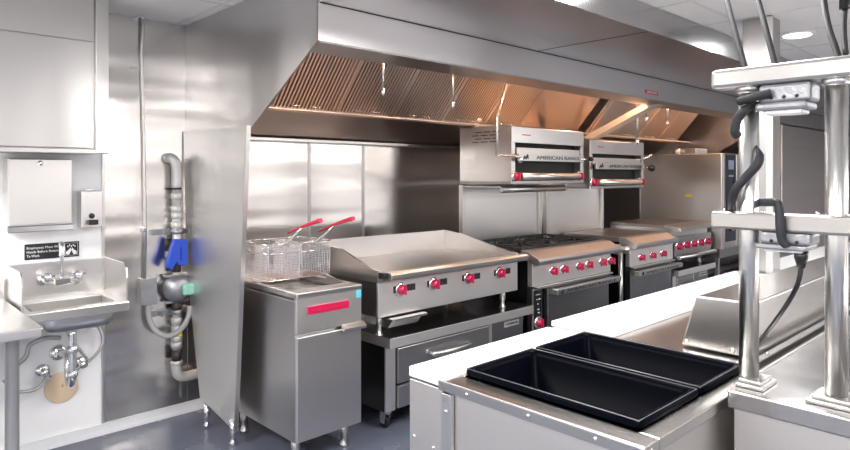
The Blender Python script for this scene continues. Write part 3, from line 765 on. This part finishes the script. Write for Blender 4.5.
# ------------------------------------------------------------------ left worktable
t = thing('worktable', (0, 3.4, 0), 'stainless worktable corner with tubular leg at the left edge of the picture', 'table')
MB().box(-1.2, .655, 3.06, YS-.0, .808, .850, .006).build('worktop', S, t)
MB().box(-1.2, .658, YS-.02, YS-.001, .850, .955, .003).build('backsplash', S, t)
for x in (.56, -1.1):
    for y in (3.16, 3.8):
        MB().lathe((x, y, 0), (0, 0, 1), [(.02, 0), (.028, .01), (.022, .06), (.027, .065), (.027, .79), (.034, .792), (.034, .806)], 20).build('leg', plain('satin_leg', (.62, .61, .60), .35, .55), t)

# ------------------------------------------------------------------ conduit, junction box, gas valve
t = thing('electrical_conduit', (1.34, 3.88, .87), 'thin steel conduit coming down from the ceiling to the grey box', 'conduit')
MB().tube([(1.358, 3.895, 2.450), (1.358, 3.895, 2.396), (1.352, 3.912, 2.223), (1.363, 3.912, 1.893), (1.374, 3.910, 1.197), (1.369, 3.910, 0.865)], .0115, 12).build('pipe', SP, t)
MB().lathe((1.345, 3.895, ZC), (0, 0, -1), [(.03, 0), (.028, .008), (.015, .012)], 18).build('ceiling_flange', CH, t)
MB().box(1.285, 1.375, YW-.014, YW-.009, 2.13, 2.155, .001).build('pipe_strap', CH, t)
MB().lathe((1.369, 3.910, 1.192), (0, 0, -1), [(.015, 0), (.016, .01), (.016, .03), (.013, .035)], 14).build('connector', CH, t)
t = thing('junction_box', (1.389, 3.900, 0.798), 'small grey electrical box at the lower end of the conduit', 'electrical box')
p0 = (1.350, 3.890, 0.876); p1 = (1.426, 3.890, 0.721)
MB().box(p0[0], p1[0], 3.865, YW-.009, p1[2], p0[2], .004).build('box', PIPE, t)
MB().box(p0[0]-.002, p1[0]+.002, 3.860, 3.865, p1[2]-.002, p0[2]+.002, .002).build('cover', GALV, t)
hose('flexible_conduit', [(1.385, 3.890, 0.727), (1.387, 3.880, 0.638), (1.421, 3.860, 0.557), (1.485, 3.840, 0.519), (1.551, 3.820, 0.548), (1.596, 3.810, 0.616), (1.609, 3.810, 0.689)], .0165, plain('grey_sheath', (.42, .42, .43), .5), 'thick grey flexible conduit looping from the box to the gas valve', 'conduit')

t = thing('gas_pipe', (1.54, 3.86, .2), 'vertical gas pipe with couplings on the steel wall beside the partition', 'pipe')
gx = 1.548; gy = 3.865
MB().tube([(gx-.035, YW-.01, 1.60), (gx-.03, gy+.02, 1.605), (gx-.01, gy, 1.58), (gx, gy, 1.53), (gx, gy, 1.42)], .031, 18, 6).build('elbow', PIPE, t)
SDP = plain('dark_pipe', (.07, .06, .06), .45, .4)
MB().cyl((gx, gy, 1.45), (gx, gy, .33), .026, 16).build('pipe', PIPE, t)
for z0_, z1_ in ((1.41, 1.47), (1.02, 1.10), (.90, .98), (.66, .72), (.35, .42)):
    MB().cyl((gx, gy, z0_), (gx, gy, z1_), .0275, 16).build('nipple', SDP, t)
for z in (1.37, 1.29, 1.25, 1.19, .60, .55, .49, .45):
    MB().lathe((gx, gy, z-.02), (0, 0, 1), [(.028, 0), (.034, .004), (.034, .036), (.028, .04)], 8 if z in (1.285, .55) else 18).build('coupling', PIPE, t)
MB().tube([(gx, gy, .345), (gx, gy, .30), (gx+.012, gy, .262), (gx+.05, gy, .243), (gx+.14, gy, .243)], .031, 18, 5).build('elbow', PIPE, t)
MB().lathe((gx, gy, .325), (0, 0, 1), [(.03, 0), (.036, .004), (.036, .024), (.03, .028)], 18).build('coupling', PIPE, t)
MB().box(gx-.005, gx+.02, gy-.0355, gy-.034, .505, .53, 0).build('yellow_tag', YEL, t, label='yellow tag')
for z in (1.15, .655):
    c = MB().box(gx-.14, gx+.09, YW-.03, YW-.009, z-.018, z+.018, .002).box(gx-.10, gx-.09, gy-.04, YW-.03, z-.014, z+.014, .001).box(gx+.06, gx+.07, gy-.04, YW-.03, z-.014, z+.014, .001).build('strut_clamp', GALV, t)
    MB().lathe((gx, gy, z-.014), (0, 0, 1), [(.03, 0), (.036, .003), (.036, .025), (.03, .028)], 18).build('clamp_ring', GALV, c)
MB().cyl((gx+.046, 3.912, 1.15), (gx+.046, 3.912, .10), .005, 10).build('earth_tube', SP, t)
t = thing('gas_valve', (gx, gy, .80), 'round cast gas valve with green cap on the vertical pipe', 'valve')
MB().lathe((gx+.003, gy+.02, .80), (0, -1, 0), [(.05, 0), (.085, .01), (.088, .03), (.086, .05), (.06, .075), (.05, .085), (.001, .088)], 28).build('body', GALV, t)
MB().box(gx-.075, gx+.075, gy-.02, gy+.035, .872, .888, .004).build('flange', GALV, t)
MB().box(gx-.07, gx+.07, gy-.02, gy+.035, .712, .728, .004).build('flange', GALV, t)
MB().box(gx+.005, gx+.082, gy-.105, gy-.065, .765, .835, .012).cyl((gx+.082, gy-.085, .80), (gx+.10, gy-.085, .80), .018, 12).build('green_cap', GRN, t, label='pale green cap')
t = tag(MB().prism([(p[0], p[2]) for p in ((1.508, 3.820, 1.110), (1.582, 3.820, 1.105), (1.594, 3.820, 1.079), (1.588, 3.820, 0.944), (1.538, 3.820, 0.948), (1.520, 3.820, 0.969), (1.496, 3.820, 0.922), (1.460, 3.820, 0.944), (1.472, 3.820, 0.997))], 'y', gy-.07, gy-.028, .006).build('valve_lever', BLUE, None), 'bright blue plastic shut off lever on the gas pipe above the round valve', 'lever')
MB().box(gx-.005, gx+.003, gy-.073, gy-.070, .98, 1.06, .001).build('rib', plain('deep_blue', (.01, .03, .32), .4), t)

# ------------------------------------------------------------------ prep table 1 with pans
ZT = .9
STB = steel('satin_panel_steel', (.68, .65, .625), .42, (3, 160, 3), .2)
t = thing('prep_table', (1.69, 1.06, 0), 'low stainless prep table with two black pans and a white board in the foreground', 'table')
x0, x1, y0, y1 = 1.305, 2.045, .668, 1.452
m = MB().box(x0+.012, x1-.005, y0+.012, 1.30, .10, .70, .003)
m.box(x0+.012, x0+.03, y0+.012, 1.30, .70, ZT-.035, 0).box(x1-.012, x1-.005, y0+.012, 1.30, .70, ZT-.035, 0).box(x0+.012, x1-.005, y0+.012, y0+.03, .70, ZT-.035, 0).box(x0+.012, x1-.005, 1.285, 1.30, .70, ZT-.035, 0)
m.build('body', STB, t)
MB().box(x0+.006, x1-.005, 1.305, y1, .12, ZT-.035, .003).build('rear_body', STB, t)
# top deck is a frame round the two wells
yA, yB = .722, 1.278
m = MB()
m.box(x0, 1.375, y0, 1.30, ZT-.035, ZT-.004, .003)
m.box(1.375, x1, y0, yA, ZT-.035, ZT-.004, .003)
m.box(1.375, x1, yB, 1.33, ZT-.035, ZT-.004, .003)
m.box(2.02, x1, yA, yB, ZT-.035, ZT-.004, .003)
m.build('deck', ST, t)
MB().box(x0-.004, x0+.0, y0, 1.315, ZT-.034, ZT-.0065, .001).build('edge_strip', SD, t)
MB().box(x0-.004, x0+.010, 1.262, 1.302, .12, ZT-.04, .002).build('corner_strip', SP, t)
m = MB()
for y in (1.20, .985, .79): m.lathe((x0-.004, y, ZT-.02), (-1, 0, 0), [(.006, 0), (.005, .003), (.001, .004)], 10)
for y, z in ((1.282, .81), (1.282, .64), (1.345, .68), (1.43, .69), (1.282, .47)): m.lathe((x0-.004 if y < 1.3 else x0+.006, y, z), (-1, 0, 0), [(.006, 0), (.005, .003), (.001, .004)], 10)
m.lathe((x0+.03, y0, ZT-.02), (0, -1, 0), [(.006, 0), (.005, .003), (.001, .004)], 10)
m.build('screws', CH, t)
MB().box(x0+.002, x1-.004, 1.300, y1, ZT-.028, ZT+.004, .005).build('cutting_board', BOARD, t, label='white cutting board')
for x in (x0+.08, x1-.08):
    for y in (y0+.08, y1-.08): caster(t, x, y, .12)
m = MB()
def pan(px0, px1, label):
    y0, y1, z = yA-.004, yB+.004, ZT
    t = thing('food_pan', ((px0+px1)/2, (y0+y1)/2, z-.16), label, 'pan', 'black food pans in the prep table')
    m = MB()
    # rolled rim and sloping well as one shell
    def ring(ix, iy, zz, r=.02):
        pts = []
        for cx, cy, a0 in ((px1-ix-r, y1-iy-r, 0), (px0+ix+r, y1-iy-r, 90), (px0+ix+r, y0+iy+r, 180), (px1-ix-r, y0+iy+r, 270)):
            for q in range(5):
                an = math.radians(a0+q*22.5); pts.append(m.b.verts.new((cx+r*math.cos(an), cy+r*math.sin(an), zz)))
        return pts
    R = [ring(.0, .0, z+.002, .018), ring(.0, .0, z+.014, .018), ring(.003, .003, z+.018, .018), ring(.016, .016, z+.017, .02), ring(.020, .020, z+.010, .02), ring(.024, .024, z-.0, .022), ring(.040, .040, z-.14, .03), ring(.055, .055, z-.15, .03)]
    for A, B in zip(R, R[1:]):
        for k in range(20):
            f = m.b.faces.new((A[k], A[(k+1) % 20], B[(k+1) % 20], B[k])); f.smooth = True
    m.b.faces.new(R[-1])
    m.build('well', PAN, t)
    m = MB(); m.tube([(px0+.006, y0+.006, z+.0175), (px1-.006, y0+.006, z+.0175), (px1-.006, y1-.006, z+.0175), (px0+.006, y1-.006, z+.0175)], .0022, 6, closed=True)
    m.build('rim_bead', plain('grey_rim', (.10, .10, .11), .25), t)
    return t
# the wells under the pans
pan(1.378, 1.712, 'black food pan on the left of the prep table top, nearest the viewer')
pan(1.722, 2.034, 'black food pan on the right of the prep table top, beside the covered table')

# ------------------------------------------------------------------ prep table 2 with white board and closed cover
t = thing('prep_table', (3.0, 1.08, 0), 'stainless prep table with long white board and raised steel cover behind the pans', 'table')
x0, x1, y0, y1 = 2.085, 3.985, .690, 1.460
MB().box(x0+.01, x1, y0+.01, y1-.01, .12, ZT-.045, .003).build('body', ST, t)
MB().box(x0, x1, y0, y1, ZT-.045, ZT-.004, .004).build('deck', ST, t)
MB().box(x0-.002, x1, 1.20, y1+.004, ZT-.004, ZT+.018, .004).build('cutting_board', BOARD, t, label='long white cutting board')
MB().box(x0+.01, x1, .695, .715, ZT-.003, ZT+.02, .003).build('hinge_rail', SP, t)
MB().box(x0+.03, x1, .725, .735, ZT-.003, ZT+.01, .002).build('hinge_strip', SP, t)
cv = [(.975, ZT+.003), (.922, 1.082), (.734, 1.085), (.728, ZT+.003)]
m = MB()
# end face leans inwards
A = [m.b.verts.new((2.165, y, z)) for y, z in cv]
B = [m.b.verts.new((x1-.03, y, z)) for y, z in cv]
fs = [m.b.faces.new(A), m.b.faces.new(list(reversed(B)))]
for i in range(4): fs.append(m.b.faces.new((A[i], B[i], B[(i+1) % 4], A[(i+1) % 4])))
bmesh.ops.recalc_face_normals(m.b, faces=fs)
bmesh.ops.bevel(m.b, geom=list({e for f in fs for e in f.edges}), offset=.006, segments=2, affect='EDGES', profile=.5)
m.build('cover', ST, t)
m = MB()
for x in (2.20, 2.9, 3.6): m.lathe((x, .705, ZT+.02), (0, 0, 1), [(.007, 0), (.006, .004), (.001, .005)], 10)
m.lathe((2.166, .80, ZT+.02), (-1, 0, 0), [(.008, -.004), (.007, .006), (.001, .008)], 10)
m.lathe((2.166, .955, ZT+.02), (-1, 0, 0), [(.008, -.004), (.007, .006), (.001, .008)], 10)
m.build('screws', CH, t)
for x in (x0+.1, x1-.1):
    for y in (y0+.08, y1-.08): caster(t, x, y, .12)
t = thing('prep_table', (5.3, 1.1, 0), 'far worktable with white board seen past the steel column', 'table')
MB().box(4.27, 6.4, .72, 1.46, .12, ZT-.03, .003).build('body', ST, t)
MB().box(4.26, 6.4, .71, 1.47, ZT-.03, ZT+.018, .004).build('cutting_board', BOARD, t, label='white cutting board')
for x in (4.4, 6.3):
    for y in (.8, 1.4): MB().cyl((x, y, 0), (x, y, .12), .03, 12).build('leg', SP, t)

# ------------------------------------------------------------------ steel counter and frame on the right
ZF = .925
t = thing('pass_counter', (2.6, 0, 0), 'stainless counter at the lower right carrying the tubular frame', 'counter')
cx0, cy1 = 1.735, .655
MB().box(cx0, 4.2, -1.2, cy1, ZF-.045, ZF, .004).build('worktop', steel('counter_top_steel', (.50, .48, .47), .22, (120, 3, 3), .4, (4, 4, 4), .02), t)
MB().box(cx0+.012, 4.19, -1.19, cy1-.012, .10, ZF-.046, .003).build('body', STB, t)
MB().box(cx0+.10, 4.2, .645, .652, ZF, ZF+.004, .001).build('back_edge', SP, t)
for x in (cx0+.1, 4.1):
    for y in (-1.1, .58): MB().cyl((x, y, 0), (x, y, .10), .03, 12).build('leg', SP, t)

t = thing('pass_rack', (1.845, 0, ZF), 'tubular stainless frame with two posts and two crossbars on the right counter', 'frame')
px = 1.842
for y in (.638, .430, -.70):
    p = MB().cyl((px, y, ZF+.012), (px, y, 1.745), .0255, 28).build('post', SP, t)
    MB().box(px-.058, px+.058, y-.055 if y < .6 else y-.055, min(y+.055, .652), ZF+.0005, ZF+.010, .002).box(px-.045, px+.045, y-.045, min(y+.045, .650), ZF+.010, ZF+.020, .003).build('base_plate', SP, p)
    MB().lathe((px+.0, y, 1.725), (0, 0, 1), [(.027, 0), (.034, .006), (.034, .02)], 20).build('collar', SP, p)
SBM = steel('beam_steel', (.50, .485, .47), .34, (4, 60, 60), .1, (5, 3, 5), .02)
MB().box(px-.040, px+.030, -.9, .727, 1.350, 1.397, .007).build('crossbar', SBM, t)
MB().box(px-.040, px+.035, -.9, .727, 1.742, 1.795, .010).build('crossbar', SBM, t)
for y in (.70, .60, .47, .40):
    MB().lathe((px-.01, y, 1.397), (0, 0, 1), [(.006, 0), (.005, .006), (.001, .008)], 10).build('bolt', CH, t)

def outlet(yc, z1, zh, label, w=.10):
    t = thing('outlet_box', (px-.02, yc, z1-zh), label, 'electrical box', 'metal outlet boxes on the frame')
    MB().box(px-.035, px+.05, yc-w/2-.012, yc+w/2+.012, z1-zh*.62, z1, .008).build('box', GALV, t)
    MB().box(px-.045, px+.055, yc-w/2-.004, yc+w/2+.018, z1-zh*.86, z1-zh*.62, .006).build('cover_ring', GALV, t)
    MB().box(px-.030, px+.040, yc-w/2+.01, yc+w/2, z1-zh, z1-zh*.86, .006).build('face_plate', WHT, t)
    m = MB()
    for q in (-.03, .0, .03): m.lathe((px-.036, yc+q, z1-zh*.45), (-1, 0, 0), [(.005, 0), (.004, .002), (.001, .002)], 8)
    m.build('screws', BLK, t)
    return t
outlet(.540, 1.741, .080, 'galvanised outlet box hanging under the top crossbar of the frame')
outlet(.540, 1.349, .052, 'galvanised outlet box hanging under the middle crossbar of the frame')

# ------------------------------------------------------------------ cables
hose('hanging_cable', [(2.080, 0.793, 2.126), (2.050, 0.775, 2.053), (2.000, 0.730, 1.927), (1.960, 0.690, 1.817), (1.930, 0.660, 1.717)], .0085, CABLE, 'dark grey cable from the ceiling, the leftmost behind the top crossbar', 'cable')
hose('hanging_cable', [(2.080, 0.703, 2.106), (2.050, 0.684, 2.034), (2.000, 0.645, 1.928), (1.960, 0.609, 1.818), (1.930, 0.587, 1.753)], .0085, CABLE, 'dark grey cable from the ceiling, second from the left behind the top crossbar', 'cable')
hose('hanging_cable', [(2.080, 0.517, 2.064), (2.050, 0.509, 1.993), (2.000, 0.485, 1.906), (1.960, 0.454, 1.820), (1.930, 0.438, 1.750)], .0085, CABLE, 'dark grey cable from the ceiling, just left of the black plug', 'cable')
t = thing('hanging_plug', (2.000, 0.447, 1.960), 'black cable connector hanging near the top right corner', 'plug')
MB().tube([(2.02, .44, ZC-.03), (2.000, 0.447, 1.993), (2.000, 0.447, 1.952)], [.012, .014, .014], 12).build('plug', BLK, t)
MB().tube([(2.000, 0.447, 1.952), (1.980, 0.445, 1.891), (1.950, 0.434, 1.821)], .007, 10, 4).build('cord', CABLE, t)
hose('cable_tail', [(1.800, 0.569, 1.717), (1.790, 0.605, 1.709), (1.790, 0.648, 1.699)], .0115, CABLE, 'thick grey cable stub leaving the upper outlet box to the left', 'cable')
hose('looped_cable', [(1.900, 0.623, 1.711), (1.800, 0.626, 1.681), (1.790, 0.648, 1.655), (1.790, 0.656, 1.620), (1.800, 0.652, 1.607)], .0125, CABLE, 'grey cable curling round the left post below the upper outlet box', 'cable')
hose('looped_cable', [(1.830, 0.616, 1.579), (1.800, 0.596, 1.553), (1.790, 0.600, 1.527), (1.790, 0.627, 1.495), (1.790, 0.653, 1.462), (1.820, 0.675, 1.422), (1.900, 0.707, 1.392)], [.002, .010, .013, .012, .012, .010, .009], CABLE, 'flat dark cable twisting across the left post above the middle crossbar', 'cable')
hose('looped_cable', [(1.870, 0.632, 1.423), (1.830, 0.590, 1.426), (1.795, 0.555, 1.427), (1.790, 0.546, 1.414), (1.785, 0.542, 1.362), (1.790, 0.539, 1.331), (1.795, 0.529, 1.316)], .011, CABLE, 'grey cable bent over the middle crossbar into the lower outlet box', 'cable')
t = thing('power_cord', (1.840, 0.512, 1.298), 'black plug and cord dropping from the lower outlet box to the table', 'cord')
MB().tube([(1.840, 0.509, 1.301), (1.840, 0.509, 1.283), (1.840, 0.509, 1.257)], [.017, .016, .009], 14).build('plug', BLK, t)
MB().tube([(1.840, 0.509, 1.257), (1.840, 0.516, 1.216), (1.870, 0.546, 1.161), (1.920, 0.594, 1.093), (2.000, 0.648, 1.030), (2.080, 0.697, 0.973)], .0062, 10, 6).build('cord', BLK, t)

# ------------------------------------------------------------------ world, camera, view
w = bpy.data.worlds.new('world'); scene.world = w; w.use_nodes = True
w.node_tree.nodes['Background'].inputs['Color'].default_value = (.9, .93, 1, 1)
w.node_tree.nodes['Background'].inputs['Strength'].default_value = .3
cam = bpy.data.cameras.new('camera'); co = bpy.data.objects.new('camera', cam); COL.objects.link(co)
co.location = (0, 0, 1.5); co.rotation_euler = (PI/2, 0, math.radians(46.5-90))
cam.sensor_width = 36; cam.lens = 36*625/850; cam.shift_y = -(225-175)/850
cam.clip_start = .02
scene.camera = co
scene.view_settings.view_transform = 'Standard'; scene.view_settings.look = 'None'
scene.view_settings.exposure = .12; scene.view_settings.gamma = 1
scene.view_settings.use_curve_mapping = False
scene.cycles.use_denoising = True
scene.cycles.max_bounces = 10; scene.cycles.glossy_bounces = 6; scene.cycles.diffuse_bounces = 4
scene.cycles.sample_clamp_indirect = 6
